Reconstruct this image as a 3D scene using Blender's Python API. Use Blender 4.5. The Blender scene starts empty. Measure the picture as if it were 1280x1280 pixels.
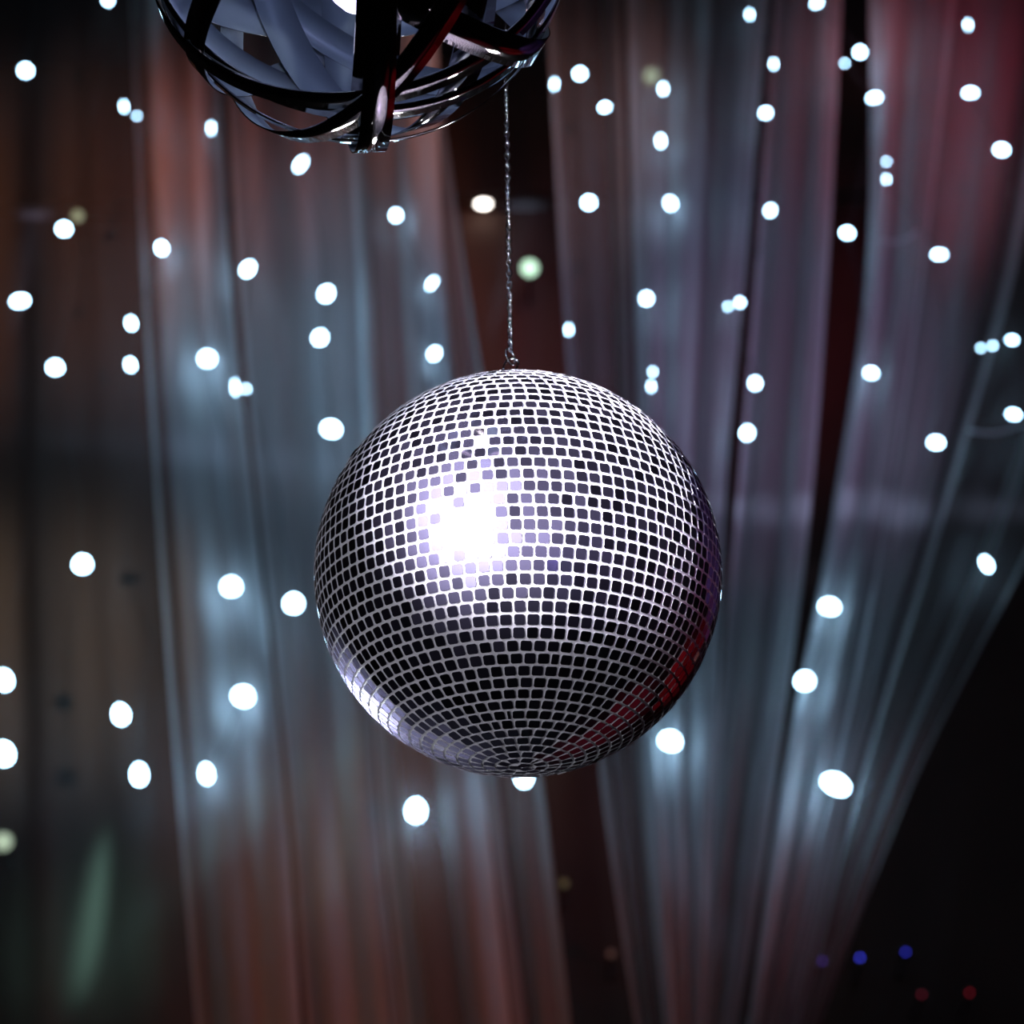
import bpy, bmesh, math, random
from mathutils import Vector, Matrix, Euler
random.seed(7)
S = bpy.context.scene
C = S.collection
PI = math.pi
TAN = 0.18                      # half frame width / focal length

# ------------------------------------------------------------------ camera
PITCH = math.radians(23.2)
cam_d = bpy.data.cameras.new('camera')
cam = bpy.data.objects.new('camera', cam_d); C.objects.link(cam)
cam.location = (0, 0, 1.6)
ROT = Matrix.Rotation(PI/2 + PITCH, 3, 'X') @ Matrix.Rotation(math.radians(-1.0), 3, 'Z')
cam.rotation_euler = ROT.to_euler()
cam_d.sensor_width = 36; cam_d.lens = 18/TAN
cam_d.dof.use_dof = True; cam_d.dof.focus_distance = 2.62; cam_d.dof.aperture_fstop = 5.8
cam_d.clip_end = 100
S.camera = cam
CP = Vector(cam.location)

def ray(px, py):
    v = Vector(((px-640)/640*TAN, -(py-640)/640*TAN, -1.0))
    return (ROT @ v).normalized()
def at(px, py, Y):              # point of the upright plane y=Y seen at a pixel
    r = ray(px, py); return CP + r*(Y/r.y)

# ------------------------------------------------------------------ helpers
def mat(name, col=(.5,.5,.5), rough=.5, metal=0., emit=None, estr=0., spec=.5):
    m = bpy.data.materials.new(name); m.use_nodes = True
    b = m.node_tree.nodes['Principled BSDF']
    b.inputs['Base Color'].default_value = (*col, 1)
    b.inputs['Roughness'].default_value = rough
    b.inputs['Metallic'].default_value = metal
    b.inputs['Specular IOR Level'].default_value = spec
    if emit:
        b.inputs['Emission Color'].default_value = (*emit, 1)
        b.inputs['Emission Strength'].default_value = estr
    return m
def obj(name, bm, mats, parent=None, smooth=False):
    me = bpy.data.meshes.new(name); bm.to_mesh(me); bm.free()
    for m in (mats if isinstance(mats, (list, tuple)) else [mats]): me.materials.append(m)
    if smooth:
        for p in me.polygons: p.use_smooth = True
    o = bpy.data.objects.new(name, me); C.objects.link(o)
    if parent is not None: o.parent = parent
    return o
def tag(o, label, cat, group=None):
    o['label'] = label; o['category'] = cat
    if group: o['group'] = group
    return o
def thing(name, label, cat, loc=(0,0,0), group=None):
    o = bpy.data.objects.new(name, None); C.objects.link(o); o.location = loc
    o.empty_display_size = .05
    return tag(o, label, cat, group)
def add_box(bm, x0, x1, y0, y1, z0, z1):
    v = [bm.verts.new(p) for p in ((x0,y0,z0),(x1,y0,z0),(x1,y1,z0),(x0,y1,z0),(x0,y0,z1),(x1,y0,z1),(x1,y1,z1),(x0,y1,z1))]
    for f in ((0,3,2,1),(4,5,6,7),(0,1,5,4),(1,2,6,5),(2,3,7,6),(3,0,4,7)): bm.faces.new([v[i] for i in f])
def struct(name, b, m):
    bm = bmesh.new(); add_box(bm, *b); o = obj(name, bm, m); o['kind'] = 'structure'; return o
def frame_of(t, ref=Vector((0,0,1))):
    t = t.normalized()
    if abs(t.dot(ref)) > .95: ref = Vector((1,0,0))
    a = t.cross(ref).normalized(); return a, a.cross(t).normalized()
def add_tube(bm, pts, r, seg=8, closed=False, taper=None):
    rings = []; n = len(pts)
    for i, p in enumerate(pts):
        if closed: t = pts[(i+1) % n] - pts[i-1]
        else: t = pts[min(i+1, n-1)] - pts[max(i-1, 0)]
        a, b = frame_of(t)
        rr = taper(i) if taper else r
        rings.append([bm.verts.new(p + a*math.cos(2*PI*k/seg)*rr + b*math.sin(2*PI*k/seg)*rr) for k in range(seg)])
    for i in range(n if closed else n-1):
        A, B = rings[i], rings[(i+1) % n]
        for k in range(seg): bm.faces.new((A[k], A[(k+1) % seg], B[(k+1) % seg], B[k]))
    if not closed:
        bm.faces.new(rings[0][::-1]); bm.faces.new(rings[-1])
def add_lathe(bm, prof, seg=24, M=Matrix(), mi=0):   # profile of (radius, z)
    rings = []
    for r, z in prof:
        rings.append([bm.verts.new(M @ Vector((max(r,1e-5)*math.cos(2*PI*k/seg), max(r,1e-5)*math.sin(2*PI*k/seg), z))) for k in range(seg)])
    for A, B in zip(rings, rings[1:]):
        for k in range(seg):
            f = bm.faces.new((A[k], A[(k+1)%seg], B[(k+1)%seg], B[k])); f.material_index = mi
    f = bm.faces.new(rings[0][::-1]); f.material_index = mi
    f = bm.faces.new(rings[-1]); f.material_index = mi

# ------------------------------------------------------------------ materials
M_white = mat('white_grout', (.84,.83,.88), .6)
M_edge  = mat('mirror_edge', (.80,.80,.86), .35)

def mirror_mat():
    m = bpy.data.materials.new('mirror_tile'); m.use_nodes = True
    nt = m.node_tree; nt.nodes.clear()
    out = nt.nodes.new('ShaderNodeOutputMaterial')
    at_ = nt.nodes.new('ShaderNodeAttribute'); at_.attribute_name = 'dust'
    g1 = nt.nodes.new('ShaderNodeBsdfGlossy'); g1.inputs['Color'].default_value = (.80,.80,.84,1); g1.inputs['Roughness'].default_value = .05
    g2 = nt.nodes.new('ShaderNodeBsdfGlossy'); g2.inputs['Color'].default_value = (.62,.58,.95,1); g2.inputs['Roughness'].default_value = .42
    mx = nt.nodes.new('ShaderNodeMixShader')
    mp = nt.nodes.new('ShaderNodeMapRange'); mp.inputs['To Min'].default_value = .03; mp.inputs['To Max'].default_value = .18
    nt.links.new(at_.outputs['Fac'], mp.inputs['Value'])
    nt.links.new(mp.outputs['Result'], mx.inputs['Fac'])
    nt.links.new(g1.outputs[0], mx.inputs[1]); nt.links.new(g2.outputs[0], mx.inputs[2])
    nt.links.new(mx.outputs[0], out.inputs['Surface'])
    return m
M_mirror = mirror_mat()
M_chrome = mat('chrome', (.75,.76,.80), .12, 1.)
M_band_out = mat('polished_band_outside', (.40,.35,.36), .06, 1.)
M_band_in  = mat('satin_band_inside', (.31,.40,.52), .40, .4)
M_black = mat('black_metal', (.012,.011,.012), .5)
M_pale = mat('pale_wire', (.8,.82,.85), .4)
M_cable = mat('clear_cable', (.06,.06,.07), .3)

def noise_wall(name, c1, c2, rough=.8, scale=1.5):
    m = mat(name, c1, rough); nt = m.node_tree; b = nt.nodes['Principled BSDF']
    n = nt.nodes.new('ShaderNodeTexNoise'); n.inputs['Scale'].default_value = scale; n.inputs['Detail'].default_value = 4
    tc = nt.nodes.new('ShaderNodeTexCoord')
    r = nt.nodes.new('ShaderNodeValToRGB')
    r.color_ramp.elements[0].position = .35; r.color_ramp.elements[0].color = (*c1, 1)
    r.color_ramp.elements[1].position = .65; r.color_ramp.elements[1].color = (*c2, 1)
    nt.links.new(tc.outputs['Object'], n.inputs['Vector']); nt.links.new(n.outputs['Fac'], r.inputs['Fac'])
    nt.links.new(r.outputs['Color'], b.inputs['Base Color'])
    return m
M_wall = noise_wall('brown_wall', (.062,.036,.028), (.090,.050,.038))
M_ceil = noise_wall('dark_ceiling', (.03,.02,.02), (.045,.03,.028))
M_floor = noise_wall('dark_floor', (.05,.04,.035), (.08,.06,.05), .45, 3)

def voile(name, col, dens):
    m = bpy.data.materials.new(name); m.use_nodes = True
    nt = m.node_tree; nt.nodes.clear(); N = nt.nodes.new; L = nt.links.new
    out = N('ShaderNodeOutputMaterial')
    tr = N('ShaderNodeBsdfTransparent')
    di = N('ShaderNodeBsdfDiffuse'); di.inputs['Color'].default_value = (*col, 1)
    tl = N('ShaderNodeBsdfTranslucent'); tl.inputs['Color'].default_value = (*col, 1)
    cl = N('ShaderNodeMixShader'); cl.inputs['Fac'].default_value = .5
    L(di.outputs[0], cl.inputs[1]); L(tl.outputs[0], cl.inputs[2])
    lw = N('ShaderNodeLayerWeight'); lw.inputs['Blend'].default_value = .45
    # thread density: uneven gathers running down the cloth (uv.x) + more threads met at a slant
    uv = N('ShaderNodeUVMap'); sx = N('ShaderNodeSeparateXYZ'); L(uv.outputs[0], sx.inputs[0])
    cb = N('ShaderNodeCombineXYZ'); L(sx.outputs['X'], cb.inputs['X'])
    mu = N('ShaderNodeMath'); mu.operation = 'MULTIPLY'; mu.inputs[1].default_value = .25; L(sx.outputs['Y'], mu.inputs[0]); L(mu.outputs[0], cb.inputs['Y'])
    he = N('ShaderNodeAttribute'); he.attribute_name = 'hem'
    ns = N('ShaderNodeTexNoise'); ns.inputs['Scale'].default_value = 1.7; ns.inputs['Detail'].default_value = 1.2
    L(cb.outputs[0], ns.inputs['Vector'])
    mr = N('ShaderNodeMapRange'); mr.inputs['From Min'].default_value = .3; mr.inputs['From Max'].default_value = .7
    mr.inputs['To Min'].default_value = dens*.25; mr.inputs['To Max'].default_value = dens*1.35
    L(ns.outputs['Fac'], mr.inputs['Value'])
    ml = N('ShaderNodeMath'); ml.operation = 'MULTIPLY_ADD'; ml.inputs[1].default_value = dens*.6; ml.use_clamp = True
    L(lw.outputs['Facing'], ml.inputs[0])
    ha = N('ShaderNodeMath'); ha.operation = 'MULTIPLY_ADD'; ha.inputs[1].default_value = .36
    L(he.outputs['Fac'], ha.inputs[0]); L(mr.outputs[0], ha.inputs[2]); L(ha.outputs[0], ml.inputs[2])
    mx = N('ShaderNodeMixShader'); L(ml.outputs[0], mx.inputs['Fac'])
    L(tr.outputs[0], mx.inputs[1]); L(cl.outputs[0], mx.inputs[2]); L(mx.outputs[0], out.inputs['Surface'])
    return m

# ------------------------------------------------------------------ the hall
HX0, HX1, HY0, HY1, HZ = -5.0, 5.0, -5.0, 9.0, 7.2
struct('floor', (HX0-.2, HX1+.2, HY0-.2, HY1+.2, -.2, 0), M_floor)
struct('ceiling', (HX0-.2, HX1+.2, HY0-.2, HY1+.2, HZ, HZ+.2), M_ceil)
struct('wall_back', (HX0-.2, HX1+.2, HY1, HY1+.2, 0, HZ), M_wall)
struct('wall_front', (HX0-.2, HX1+.2, HY0-.2, HY0, 0, HZ), M_wall)
struct('wall_left', (HX0-.2, HX0, HY0, HY1, 0, HZ), M_wall)
struct('wall_right', (HX1, HX1+.2, HY0, HY1, 0, HZ), M_wall)
YW = HY1
zs = at(604, 253, YW-.06).z
struct('trim_1', (HX0, HX1, YW-.13, YW, zs, HZ), M_wall)

# ------------------------------------------------------------------ disco ball
R = .2
LIMB = 256/640*TAN
dball = R*math.sqrt(1+1/LIMB**2)
BC = CP + ray(647.5, 716.5)*dball
ball = thing('disco_ball', 'large round mirror ball covered in small square tiles, hanging on a thin chain', 'disco ball', BC)
bm = bmesh.new()
bmesh.ops.create_icosphere(bm, subdivisions=6, radius=R-.0022)
obj('ball_core', bm, M_white, ball, True)
bm = bmesh.new()
dl = bm.faces.layers.float.new('dust')
NR = 50
pitch = PI*R/NR
for i in range(NR):
    lat = -PI/2 + (i+.5)*PI/NR
    circ = 2*PI*R*math.cos(lat)
    n = max(3, int(circ/pitch))
    rest = (circ - n*pitch)/pitch              # the narrow closing tile of a row
    widths = [1.]*n
    if rest > .35: widths.insert(random.randrange(n), rest)
    tot = sum(widths)
    a0 = random.uniform(0, 2*PI); acc = 0
    rowd = random.uniform(-.15, .15)
    for w in widths:
        lon = a0 + 2*PI*(acc + w/2)/tot; acc += w
        hw = (w*circ/tot)*.5 - pitch*.094*random.uniform(.85,1.2)
        hh = pitch*.5 - pitch*.092*random.uniform(.85,1.2)
        nrm = Vector((math.cos(lat)*math.cos(lon), math.cos(lat)*math.sin(lon), math.sin(lat)))
        ex = Vector((-math.sin(lon), math.cos(lon), 0)); ey = nrm.cross(ex)
        big = random.random() < .03
        s = math.radians(3.2 if big else .8)
        t1, t2 = random.gauss(0, s), random.gauss(0, s)
        ex = (ex + nrm*t1).normalized(); ey = (ey + nrm*t2).normalized(); nn = ex.cross(ey)
        rot = random.gauss(0, .02)
        ex, ey = ex*math.cos(rot)+ey*math.sin(rot), ey*math.cos(rot)-ex*math.sin(rot)
        c = nrm*(R-.0006)
        k = min(hw, hh)*.28
        pts = [(-hw+k,-hh),(hw-k,-hh),(hw,-hh+k),(hw,hh-k),(hw-k,hh),(-hw+k,hh),(-hw,hh-k),(-hw,-hh+k)]
        top = [bm.verts.new(c + ex*x + ey*y) for x, y in pts]
        bot = [bm.verts.new(c + ex*x + ey*y - nn*.0022) for x, y in pts]
        f = bm.faces.new(top); f[dl] = min(1, max(0, random.gauss(.4+rowd, .28)))
        for q in range(8):
            f = bm.faces.new((bot[q], bot[(q+1)%8], top[(q+1)%8], top[q])); f.material_index = 1
obj('mirror_tiles', bm, [M_mirror, M_edge], ball)
# chrome cap and eye at the top
bm = bmesh.new()
add_lathe(bm, [(.016,R-.001),(.016,R+.0015),(.012,R+.003),(.004,R+.004)], 24)
add_tube(bm, [Vector((0, .0065*math.cos(a), R+.0085+.0065*math.sin(a))) for a in [2*PI*k/20 for k in range(20)]], .0012, 8, True)
obj('hanging_eye', bm, M_chrome, ball, True)

# chain
zt = R + .011
bm = bmesh.new()
def add_link(z, L_, W_, r, ang, nseg=12, tilt=0):
    pts = []
    for k in range(nseg):
        a = 2*PI*k/nseg
        x = W_/2*math.cos(a); y = L_/2*math.sin(a)
        x = math.copysign(abs(math.cos(a))**.7, math.cos(a))*W_/2
        v = Vector((x, 0, y)); v = Matrix.Rotation(tilt, 3, 'Y') @ v
        v = Matrix.Rotation(ang, 3, 'Z') @ v
        pts.append(v + Vector((0,0,z)))
    add_tube(bm, pts, r, 6, True)
add_link(zt+.0060, .017, .009, .0013, 1.2, 20, .3)
add_link(zt+.0190, .019, .0125, .0013, .15, 20, .55)     # coarse twisted wire links at the ball
add_link(zt+.0290, .017, .0100, .0012, .75, 20, -.45)
z = zt + .0385; k = 0
top_z = HZ - BC.z
while z < top_z:
    add_link(z, .0088, .0050, .0008, .8 + (PI/2)*(k % 2) + k*.07)
    z += .0066; k += 1
ch = obj('hanging_chain', bm, M_chrome, None, True)
tag(ch, 'thin silver link chain rising from the top of the mirror ball', 'chain')
ch.location = BC + Vector((-.0035*1, 0, -.004))

# ------------------------------------------------------------------ ribbon ball lamp
RL = .2
PXR = 268; LC = (449, -84)
limb2 = PXR/640*TAN
dl2 = RL*math.sqrt(1+1/limb2**2)
LCW = CP + ray(*LC)*dl2
lamp = thing('pendant_lamp', 'open globe pendant lamp woven from wide polished metal bands, cut off by the top edge', 'lamp', LCW)
fw = (CP-LCW).normalized()              # towards the viewer
a_, b_ = frame_of(fw, ROT @ Vector((0,1,0)))
rx = (ROT @ Vector((1,0,0))); rx = (rx - fw*rx.dot(fw)).normalized(); uy = fw.cross(rx)
def sph(px, py, front=True):
    x = (px-LC[0])/PXR; y = -(py-LC[1])/PXR
    q = x*x+y*y
    zz = math.sqrt(max(0, 1-q))
    if not front: zz = -zz
    return (rx*x + uy*y + fw*zz).normalized()
def band(p, q, w, rad, fp=True, fq=True, small=0.0):
    n1, n2 = sph(*p, fp), sph(*q, fq)
    ax = n1.cross(n2).normalized()
    u = n1; v = ax.cross(u).normalized()
    bm = bmesh.new(); N = 96; t = .0012; ring = []
    for k in range(N):
        a = 2*PI*k/N
        d = u*math.cos(a) + v*math.sin(a)
        hw = w/2
        # a flat strip bent round: straight across its width
        e = [d*rad + ax*hw, d*rad - ax*hw, d*(rad-t) - ax*hw, d*(rad-t) + ax*hw]
        ring.append([bm.verts.new(x + ax*small) for x in e])
    for k in range(N):
        A, B = ring[k], ring[(k+1) % N]
        for j in range(4):
            f = bm.faces.new((A[j], B[j], B[(j+1)%4], A[(j+1)%4])); f.material_index = 1 if j == 2 else 0
            f.smooth = j in (0, 2)
    bmesh.ops.recalc_face_normals(bm, faces=bm.faces)
    o = obj('metal_band', bm, [M_band_out, M_band_in], lamp)
    for e_ in o.data.edges: pass
    return o
bands = [((472,10),(466,150),.029,True,True),
         ((410,150),(520,50),.027,True,True),
         ((690,66),(610,48),.030,True,True),
         ((239,57),(405,114),.022,True,True),
         ((262,0),(243,60),.026,True,True),
         ((360,118),(515,129),.022,True,True),
         ((440,178),(692,78),.020,True,True),
         ((285,15),(440,30),.050,False,False),
         ((250,60),(400,140),.050,False,False),
         ((425,40),(436,160),.040,False,False),
         ((585,118),(660,85),.034,False,False),
         ((330,20),(370,100),.040,False,False)]
for i, (p, q, w, fp, fq) in enumerate(bands):
    band(p, q, w, RL - .0016*i*.8, fp, fq)
bp = CP + ray(447, -24)*(dl2-.01) - LCW
bm = bmesh.new()
add_lathe(bm, [(.002,-.030),(.014,-.027),(.024,-.016),(.028,0),(.024,.016),(.015,.028),(.012,.036)], 24, Matrix.Translation(bp))
M_lampbulb = mat('lamp_bulb_glow', (.9,.9,1), .4, 0, (.66,.60,1.), 3.5)
obj('lamp_bulb', bm, M_lampbulb, lamp, True)
bm = bmesh.new()
add_lathe(bm, [(.013,.034),(.017,.036),(.017,.07),(.010,.078)], 20, Matrix.Translation(bp))
add_tube(bm, [bp+Vector((0,0,.07)), Vector((bp.x,bp.y,.10)), Vector((0,0,.14)), Vector((0,0,RL+.012))], .004, 10)
obj('lamp_socket', bm, M_black, lamp, True)
bm = bmesh.new()
add_tube(bm, [Vector((0,0,RL+.01)), Vector((0,0,1.5)), Vector((0,0,HZ-LCW.z))], .0035, 8)
obj('lamp_cord', bm, M_black, lamp, True)

# ------------------------------------------------------------------ drapes
YC = 7.4
ROWS = (-80, 320, 640, 960, 1340)
def interp(xs, y):
    # smooth (Catmull-like) interpolation of an edge over the rows
    if y <= ROWS[0]: return xs[0]
    for k in range(4):
        if y <= ROWS[k+1]:
            t = (y-ROWS[k])/(ROWS[k+1]-ROWS[k]); break
    else: return xs[4]
    h = ROWS[k+1]-ROWS[k]
    def m(j):
        if j == 0: return (xs[1]-xs[0])/(ROWS[1]-ROWS[0])
        if j == 4: return (xs[4]-xs[3])/(ROWS[4]-ROWS[3])
        return (xs[j+1]-xs[j-1])/(ROWS[j+1]-ROWS[j-1])
    a, b = xs[k], xs[k+1]; ma, mb = m(k)*h, m(k+1)*h
    return (2*t**3-3*t**2+1)*a + (t**3-2*t**2+t)*ma + (-2*t**3+3*t**2)*b + (t**3-t**2)*mb
RAILZ = at(640, -86, YC).z
def drape(left, right, folds, amp, material, label, seed, dy=0.):
    rnd = random.Random(seed)
    NU, NV = folds*18, 44
    ph = [rnd.uniform(0, 2*PI) for _ in range(4)]
    f2 = rnd.uniform(.37, .63)*folds
    bm = bmesh.new(); uvl = bm.loops.layers.uv.new('UVMap')
    g = []
    rows = [-80 + 1420*j/(NV-1) for j in range(NV)]
    wid = (at(interp(right,300),300,YC).x - at(interp(left,300),300,YC).x)
    def off(u, v):
        return amp*(math.sin(2*PI*folds*u + ph[0] + .5*math.sin(2.2*v+ph[3])) + .55*math.sin(2*PI*f2*u + ph[1] + 1.1*v) )
    for j, y in enumerate(rows):
        v = j/(NV-1); xl, xr = interp(left, y), interp(right, y); row = []
        for i in range(NU+1):
            u = i/NU
            uu = u + .022*math.sin(2*PI*folds*u+ph[2]+v)*min(1, 4*u*(1-u))
            p = at(xl+(xr-xl)*uu, y, YC)
            row.append((Vector((p.x, YC + dy + off(u, v), p.z)), u, v))
        g.append(row)
    # down to the floor, hanging straight
    for s in (.33, .66, 1.):
        row = []
        for (p, u, v) in g[NV-1]:
            row.append((Vector((p.x, p.y, p.z*(1-s)+.01)), u, 1+s*2.5))
        g.append(row)
    V = [[bm.verts.new(p) for p, _, _ in r] for r in g]
    for j in range(len(g)-1):
        for i in range(NU):
            f = bm.faces.new((V[j][i], V[j+1][i], V[j+1][i+1], V[j][i+1])); f.smooth = True
            for lp, (jj, ii) in zip(f.loops, ((j,i),(j+1,i),(j+1,i+1),(j,i+1))):
                lp[uvl].uv = (g[jj][ii][1]*wid*4 + seed*3.1, g[jj][ii][2])
    o = obj('sheer_drape', bm, material)
    at_ = o.data.attributes.new('hem', 'FLOAT', 'POINT')
    hw = .014/wid
    for idx in range(len(V)*(NU+1)):
        u = (idx % (NU+1))/NU
        at_.data[idx].value = 1. if min(u, 1-u) < hw+.001 else 0.
    tag(o, label, 'curtain', 'sheer drapes behind the mirror ball')
    return o

V_mid = voile('white_voile', (.80,.80,.82), .62)
V_thin = voile('thin_voile', (.78,.76,.76), .26)
V_veil = voile('faint_voile', (.74,.74,.72), .13)
BK = .125
drape([-40,-50,-60,-60,-70],[158,176,196,220,250],2,.024,V_veil,'faintest sheer drape, over the dark brown wall at the far left',1,BK)
drape([160,176,195,218,250],[268,286,318,352,380],2,.024,V_mid,'sheer drape between the dark left wall and the long dark seam',2)
drape([270,292,322,356,384],[428,450,462,466,508],2,.024,V_mid,'wide sheer drape whose right part runs down just left of the mirror ball',3,BK)
drape([420,444,456,472,512],[545,552,575,604,646],2,.024,V_mid,'sheer drape falling behind the left half of the mirror ball',4)
drape([540,548,572,606,650],[522,582,632,678,722],2,.025,V_thin,'narrow sheer drape with a mauve edge, left of the dark gap over the ball',5,BK)
drape([680,702,724,752,806],[775,786,796,806,842],2,.024,V_thin,'sheer drape right of the dark gap over the mirror ball',6,BK)
drape([782,792,800,806,836],[966,934,906,896,880],3,.024,V_mid,'wide blue-grey sheer drape rising behind the right edge of the mirror ball',7)
drape([976,948,922,896,872],[1060,1040,1016,974,915],2,.024,V_mid,'sheer drape just right of the ball, ending at a broad dark seam',8,BK)
drape([1088,1084,1040,980,926],[1204,1158,1112,1050,968],2,.024,V_mid,'sheer drape with a thin bright left hem, right of the broad dark seam',9)
drape([1196,1152,1108,1050,964],[1345,1275,1180,1082,992],2,.024,V_mid,'sheer drape second from the right side, lower end fading to dull red',10,BK)
drape([1330,1262,1176,1080,988],[1480,1420,1310,1150,1000],2,.024,V_thin,'outermost sheer drape at the right, edge slanting over the black corner',11)
# rail over the drapes
bm = bmesh.new()
xl, xr = at(-60,-80,YC).x-.2, at(1480,-80,YC).x+.2
add_tube(bm, [Vector((xl,YC+.02,RAILZ+.03)), Vector((xr,YC+.02,RAILZ+.03))], .02, 12)
for k in range(5):
    x = xl + (xr-xl)*(k+.5)/5
    add_tube(bm, [Vector((x,YC+.02,RAILZ+.03)), Vector((x,YC+.02,HZ))], .008, 8)
tag(obj('curtain_rail', bm, M_black), 'black rail carrying the sheer drapes, above the frame', 'rail')

# ------------------------------------------------------------------ light strings
M_bulb = mat('white_bulb_glow', (.9,.95,1), .4, 0, (.42,.72,1.), 25.)
strings = [  # smallest doubled ones stand in for secondary images of bulbs
 ('light string at the far left edge, two bulbs low down at the frame', [(32,88,25,24,0),(25,376,32,20,-12),(5,850,30,36,-15),(5,942,34,40,-15)]),
 ('light string of five white bulbs on the bare dark left wall side', [(135,0,20,22,0),(80,286,26,24,0),(69,459,28,25,0),(103,705,32,31,0),(151,893,29,36,-15)]),
 ('light string along the left hem of the leftmost full drape', [(155,133,15,24,-10),(171,145,11,15,0),(202,310,22,26,-20),(164,404,20,26,-15),(163,456,20,26,-15),(174,968,29,38,-5)]),
 ('light string running down the left drape to three large bulbs', [(264,160,14,26,0),(259,448,30,28,0),(289,733,34,32,0),(304,870,37,34,20),(258,967,26,36,-10)]),
 ('light string crossing the long dark seam left of the ball', [(310,336,24,30,30),(294,484,15,32,-5),(308,486,10,18,0),(367,754,33,33,0)]),
 ('light string nearest the left side of the mirror ball', [(376,205,20,32,30),(408,367,26,30,30),(400,422,26,28,35),(414,536,34,28,15),(520,1013,34,40,0)]),
 ('light string in the mauve folds left of the chain', [(495,269,22,24,0),(540,354,17,28,35),(543,442,22,26,30),(655,972,30,34,0)]),
 ('light string at the left hem of the drape right of the chain', [(693,105,15,24,5),(711,412,15,23,0)]),
 ('light string of three bulbs right of the pendant lamp', [(725,92,23,22,0),(756,134,22,17,-15),(736,253,25,24,0)]),
 ('light string above and below the right shoulder of the ball', [(829,111,17,24,0),(826,176,18,26,0),(838,254,22,26,-20),(808,373,23,24,0),(816,465,14,18,0),(814,483,13,22,0),(838,926,38,32,20)]),
 ('light string beside the narrow dark seam at the upper right of the ball', [(937,18,11,22,0),(967,80,11,22,0),(957,141,22,20,0),(963,263,20,24,20),(925,378,18,19,0),(910,383,14,16,0),(944,479,22,24,0),(934,541,24,26,15)]),
 ('light string zigzagging down the broad dark seam right of the ball', [(1021,4,22,14,-15),(1075,65,22,22,0),(1056,79,8,10,0),(1093,122,26,16,-8),(1059,291,25,20,15),(1089,466,25,20,15),(1037,758,35,27,12),(1006,851,33,31,0)]),
 ('light string with small doubled bulb images on the bright hemmed drape', [(1108,202,8,14,0),(1108,224,9,18,0),(1174,318,27,13,5),(1170,553,28,22,10),(1045,980,48,32,28)]),
 ('light string farthest right, over the dark red folds', [(1210,31,15,22,0),(1213,116,26,15,5),(1252,187,26,20,10),(1226,435,10,14,0),(1241,432,9,16,15),(1265,425,22,16,5),(1267,518,26,17,15),(1233,705,21,31,-25)]),
]
pxm = lambda p: (p - CP).length*TAN/640
for si, (lab, bl) in enumerate(strings):
    rnd = random.Random(50+si)
    y0 = YC - .088
    pts = []
    for (px, py, w, h, an) in bl:
        pts.append(at(px, py, y0 + rnd.uniform(-.008, .008)))
    root = thing('light_string', 'white '+lab, 'string lights', (pts[0].x, y0, RAILZ), 'white string lights among the drapes')
    O = Vector(root.location)
    # the wire: from the rail through the bulbs, a little slack between them
    path = [Vector((pts[0].x, y0, RAILZ+.02))]
    for p in pts:
        a = path[-1]; L = (p-a).length; n = 6
        for k in range(1, n+1):
            t = k/n; q = a.lerp(p, t) + Vector((.04*L, .03*L, 0))*math.sin(PI*t)*rnd.choice((.4, 1))
            if k == n: q = p + Vector((0,0,.0))
            path.append(q)
    bm = bmesh.new(); add_tube(bm, [p-O for p in path], .0014, 5)
    obj('wire', bm, M_cable, root, True)
    arc = {12: ((1100,300),(1148,289)), 13: ((1209,538),(1282,529))}.get(si)
    if arc:      # a loose loop of pale wire standing off the cloth
        A, B = at(*arc[0], y0-.02), at(*arc[1], y0-.05)
        bm = bmesh.new(); add_tube(bm, [A.lerp(B, t/10) - Vector((0,0,.018*math.sin(PI*t/10))) - O for t in range(11)], .0035, 6)
        o = obj('loose_wire', bm, M_pale, root, True); o['label'] = 'pale loose loop of wire'
    for p, (px, py, w, h, an) in zip(pts, bl):
        s = pxm(p)
        bm = bmesh.new()
        a = max(3.5, w*.9-10)*s*.5; b = max(3.5, h*.9-10)*s*.5
        prof = [(a*math.cos(t)*(1-.10*math.sin(t)), b*math.sin(t)) for t in [(-PI/2+PI*q/12) for q in range(13)]]
        add_lathe(bm, prof, 18, Matrix.Rotation(math.radians(an), 4, 'Y'))
        o = obj('bulb', bm, M_bulb, root, True); o.location = p - O

# coloured lamps far behind
def stage_lamp(px, py, d, col, st, label, cat='stage light', name='stage_lamp', group=None, Y=None):
    Y = Y or YW-.24
    p = at(px, py, Y); s = pxm(p); r = d*s*.5
    root = thing(name, label, cat, p, group)
    dirn = (CP - p).normalized()
    M = dirn.to_track_quat('Z', 'Y').to_matrix().to_4x4()
    bm = bmesh.new()
    add_lathe(bm, [(r*.5,-.10),(r*1.0,-.08),(r*1.2,-.05),(r*1.25,.008),(r*1.05,.008),(r*1.05,.0)], 20, M)
    add_tube(bm, [M @ Vector((0,0,-.07)), Vector((0, (YW-Y) - (.13 if p.z > zs-.1 else 0), -.02))], max(.006, r*.2), 8)
    obj('housing', bm, M_black, root, True)
    bm = bmesh.new(); add_lathe(bm, [(r*.98,-.004),(r*.98,.002),(r*.75,.005),(r*.3,.007)], 20, M)
    m = mat('lens_glow', (.5,.5,.5), .3, 0, col, st)
    obj('lens', bm, m, root, True)
stage_lamp(662,335,20,(.62,1.,.72),1.6,'pale green stage lamp glowing in the dark gap right of the chain')
stage_lamp(741,22,24,(.62,.80,.50),1.2,'dim greenish lamp right of the pendant lamp near the top edge')
stage_lamp(815,95,20,(.55,.72,.48),1.0,'dim greenish lamp seen through the drape beside two white bulbs')
stage_lamp(97,270,13,(.45,.50,.30),.8,'small dull yellow-green lamp touching a white bulb at the left')
stage_lamp(4,1052,22,(.55,.70,.50),.9,'pale green lamp cut by the left edge, low down')
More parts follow.
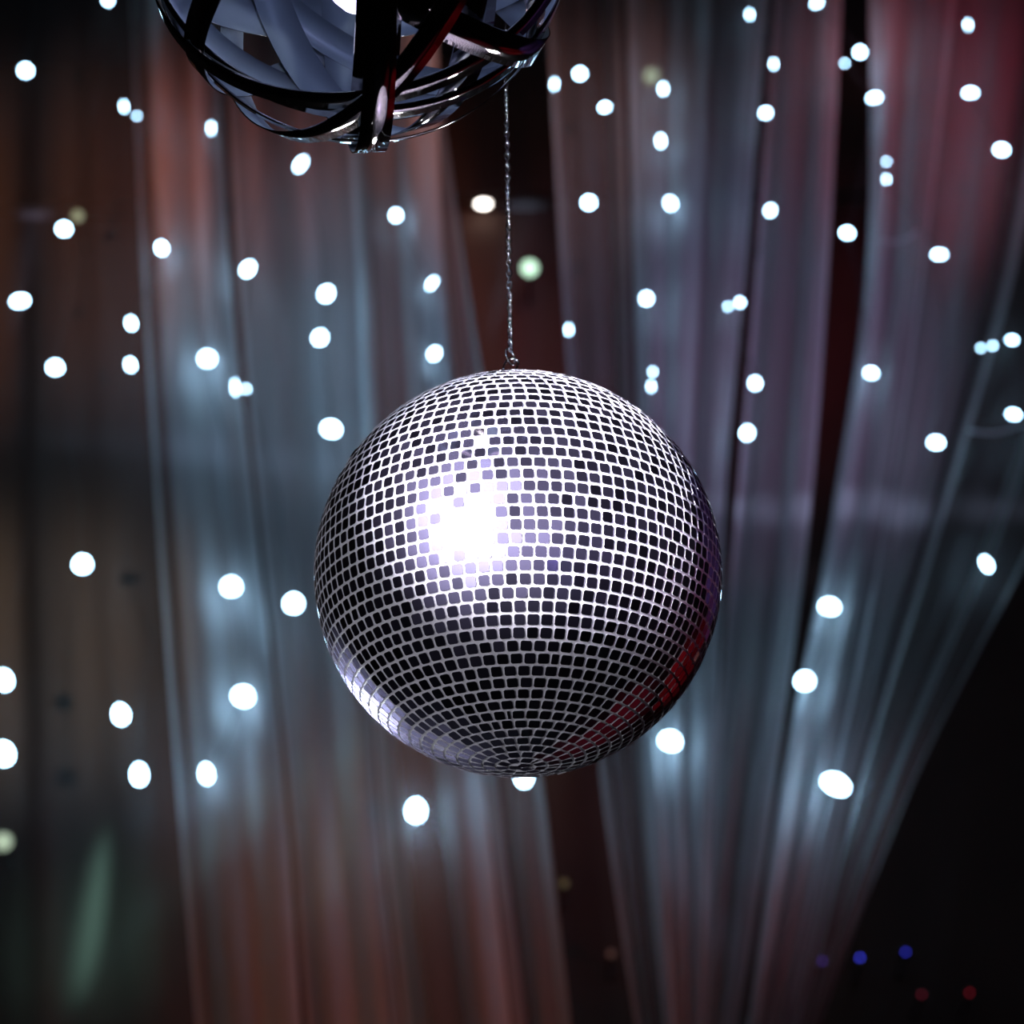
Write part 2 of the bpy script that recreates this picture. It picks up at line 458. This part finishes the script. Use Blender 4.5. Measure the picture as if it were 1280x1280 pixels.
stage_lamp(1075,1197,4,(.06,.07,1.),3.2,'brightest blue pilot light, at the slanting drape edge','pilot light','pilot_light')
stage_lamp(1132,1190,4,(.05,.06,1.),2.0,'right-hand blue pilot light in the black corner','pilot light','pilot_light')
stage_lamp(1028,1201,4,(.12,.05,.6),1.4,'faint violet pilot light seen through the drape','pilot light','pilot_light')
stage_lamp(1152,1243,4,(.30,.02,.05),1.1,'dim red pilot light below the blue ones, left of its pair','pilot light','pilot_light')
stage_lamp(1212,1241,4,(.40,.01,.03),1.2,'dim red pilot light farthest right in the black corner','pilot light','pilot_light')
stage_lamp(705,1104,10,(.22,.18,.02),.25,'faint yellow pilot light in the dark gap below the ball','pilot light','pilot_light')
stage_lamp(764,1192,9,(.22,.08,.03),.25,'faint orange pilot light at the drape hem below the ball','pilot light','pilot_light')

def downlight(px, py, label):
    Y = YW-.06
    p = at(px, py, Y); p.z = zs
    root = thing('downlight', label, 'ceiling light', p)
    r = 9*pxm(p)
    bm = bmesh.new(); add_lathe(bm, [(r*1.25,0),(r*1.25,-.004),(r*1.0,-.006)], 24); obj('trim_ring', bm, M_black, root)
    bm = bmesh.new(); add_lathe(bm, [(r*.98,-.006),(r*.9,-.009),(r*.4,-.010)], 24)
    obj('diffuser', bm, mat('downlight_glow', (.9,.9,.9), .4, 0, (1,.92,.84), 9.), root)
downlight(604, 252, 'small bright oval downlight in the dark gap, left of the chain')

# ------------------------------------------------------------------ lights
def spot(name, loc, target, power, col, angle, blend=.5, radius=.05, scale=None):
    d = bpy.data.lights.new(name, 'SPOT'); d.energy = power; d.color = col
    d.spot_size = math.radians(angle); d.spot_blend = blend; d.shadow_soft_size = radius
    o = bpy.data.objects.new(name, d); C.objects.link(o); o.location = loc
    o.rotation_euler = (Vector(target)-Vector(loc)).to_track_quat('-Z', 'Y').to_euler()
    if scale: o.scale = scale
    return o
tow = (CP-BC).normalized()
rxb = ROT @ Vector((1,0,0)); rxb = (rxb - tow*rxb.dot(tow)).normalized(); uyb = tow.cross(rxb)
def bdir(x, y, z): return (rxb*x + uyb*y + tow*z).normalized()
# key beam on the mirror ball: from the upper left, beside the viewer; centred on the upper right of the ball
k1 = BC + bdir(-.459,.322,.828)*3.0
spot('beam_key', k1, BC + rxb*.100 + uyb*.052, 4300, (.95,.90,1.), 6.5, .85, .035)
spot('beam_glare', BC + bdir(-.36,.43,.81)*3.1, BC + rxb*.09 + uyb*.07, 300, (.66,.62,1.), 6.5, .8, .08)
# beams added to tint tiles violet and pink, plus a fill added for grout lines
spot('beam_violet', BC + bdir(.30,.10,.95)*3.4, BC + rxb*.06 + uyb*.04, 44, (.35,.28,1.), 3.6, .8, .06)
spot('beam_pink', BC + bdir(.52,.02,.85)*3.4, BC + rxb*.08, 30, (1.,.25,.45), 3, .8, .05)
spot('beam_fill', BC + bdir(-.42,-.02,.90)*3.3, BC, 90, (.93,.92,1.), 12, .8, .06)
# rear lamps: glints on the lower rim
spot('beam_rim', BC + bdir(-.45,-.40,-.80)*2.2, BC - rxb*.15 - uyb*.13, 900, (.85,.92,1.), 3.4, .9, .05)
spot('beam_rim_low', BC + bdir(-.30,-.74,-.60)*2.0, BC - uyb*.1, 16, (.9,.95,1.), 14, .5, .05)
# red and violet uplights colouring the back right corner of the hall and its floor
spot('uplight_red', (3.0, 5.0, .3), (4.8, 8.4, 2.0), 620, (1.,.03,.08), 48, .8, .1)
spot('uplight_violet', (3.0, 5.6, 2.6), (4.8, 8.4, 5.2), 700, (.25,.18,1.), 60, .8, .1)
spot('floor_red', (2.5, 5.5, 3.5), (2.6, 6.4, 0), 260, (1.,.05,.16), 70, .8, .1)
spot('band_glint', LCW + (rx*.06 - uy*.66 - fw*.75)*2.4, LCW, 1300, (.95,.95,1.), 8, .3, .36)  # unseen, added below the frame for white glints on the bands
spot('band_glint_side', LCW + (rx*.40 - uy*.77 - fw*.5)*2.4, LCW, 1100, (.95,.95,1.), 8, .3, .30)  # second unseen lamp, added for the glint on the side band
spot('chain_fill', BC + bdir(-.5,.3,.8)*3.0, BC + Vector((0,0,.27)), 170, (.75,.85,1.), 7.5, .8, .04)  # added to brighten the chain, which the key beam misses
# lamp bulb
d = bpy.data.lights.new('lamp_bulb_light', 'POINT'); d.energy = .11; d.color = (.72,.74,1.); d.shadow_soft_size = .03
o = bpy.data.objects.new('lamp_bulb_light', d); C.objects.link(o); o.location = LCW + bp + Vector((0,0,-.06))
spot('band_glint_front', LCW + Vector((.6,-2.2,-1.2)), LCW + rx*.05 - uy*.15, 60, (.9,.93,1.), 12, .6, .04)  # front spot added so the pendant's bands catch a glint

# stage washes on the drapes, and warm ones added to lift the walls
def wash(px, py, power, col, angle, src, blend=1., scale=None, radius=.15):
    spot('wash', src, at(px, py, YC), power, col, angle, blend, radius, scale)
wash(310, 440, 420, (.30,.66,1.), 11, (-3.5, 1.0, 3.2))
wash(880, 430, 380, (.52,.46,1.), 14, (3.5, 1.0, 3.2))
wash(640, 740, 70, (.40,.62,1.), 16, (-1.8, 0.5, 5.9))
wash(560, 1230, 300, (1.,.20,.12), 14, (3.0, 1.5, 2.0))
wash(420, 1160, 80, (1.,.66,.38), 14, (-3.0, 1.5, 2.0))
wash(70, 1190, 700, (.50,1.,.85), 5, (-3.2, 2.5, 1.2))
wash(1200, 130, 340, (1.,.08,.18), 13, (3.6, 2.0, 6.0))
wash(1060, 1080, 150, (1.,.16,.22), 10, (3.8, 2.5, 2.0))
wash(220, 200, 240, (1.,.09,.12), 8, (-3.8, 2.0, 6.0))
wash(640, 150, 105, (1.,.40,.32), 30, (.5, 5.2, 6.6))
wash(1075, 60, 160, (1.,.5,.6), 7, (.5, 5.2, 5.0))  # added to lift the dark upper wall behind the broad seam
wash(0, 800, 1000, (1.,.66,.45), 12, (-3.8, 3.0, 4.0))  # added to warm and brighten the lower left wall
wash(1000, 480, 150, (1.,.25,.50), 12, (3.6, 2.0, 6.0))
wash(20, 300, 700, (1.,.34,.16), 15, (-3.8, 3.0, 4.0))  # added to warm the upper left wall
# spots added to streak wall and drapes in place of beams in haze
def streak(a, b, power, col, angle, off=.25):
    spot('beam_streak', at(a[0], a[1], YW-off), at(b[0], b[1], YW-.01), power, col, angle, 1., .03)
streak((598,470), (645,300), 26, (.36,.60,1.), 13, .05)
streak((-4,470), (38,300), 26, (.46,.58,1.), 12, .05)
def sweep(px, py, src, power, col, angle, thin, roll=0):
    o = spot('beam_sweep', src, at(px, py, YC), power, col, angle, .8, .03, (1, thin, 1))
    o.rotation_euler = (o.rotation_euler.to_quaternion() @ Euler((0,0,math.radians(roll))).to_quaternion()).to_euler()
sweep(1090, 632, (3.4, 1.2, 3.0), 700, (.55,.65,1.), 10, .09, 3)
sweep(230, 560, (-3.4, 1.2, 3.0), 320, (.45,.65,1.), 11, .09, -14)
sweep(280, 1040, (-3.4, 1.2, 2.0), 200, (.45,.9,.95), 9, .14, 40)
sweep(78, 1160, (-3.2, 2.5, 1.2), 2600, (.50,1.,.82), 5, .16, 82)
sweep(830, 1060, (3.0, 1.2, 2.4), 160, (.45,.65,1.), 7, .2, -50)

w = bpy.data.worlds.new('dark_hall'); S.world = w; w.use_nodes = True
w.node_tree.nodes['Background'].inputs[0].default_value = (.02,.02,.03,1)
w.node_tree.nodes['Background'].inputs[1].default_value = .3

S.view_settings.view_transform = 'Standard'; S.view_settings.look = 'None'
S.view_settings.gamma = 1; S.view_settings.exposure = 0
S.view_settings.use_curve_mapping = False
S.cycles.use_denoising = True
S.cycles.max_bounces = 8; S.cycles.diffuse_bounces = 3; S.cycles.glossy_bounces = 4
S.cycles.transparent_max_bounces = 24
S.cycles.sample_clamp_indirect = 6
S.cycles.caustics_reflective = False; S.cycles.caustics_refractive = False
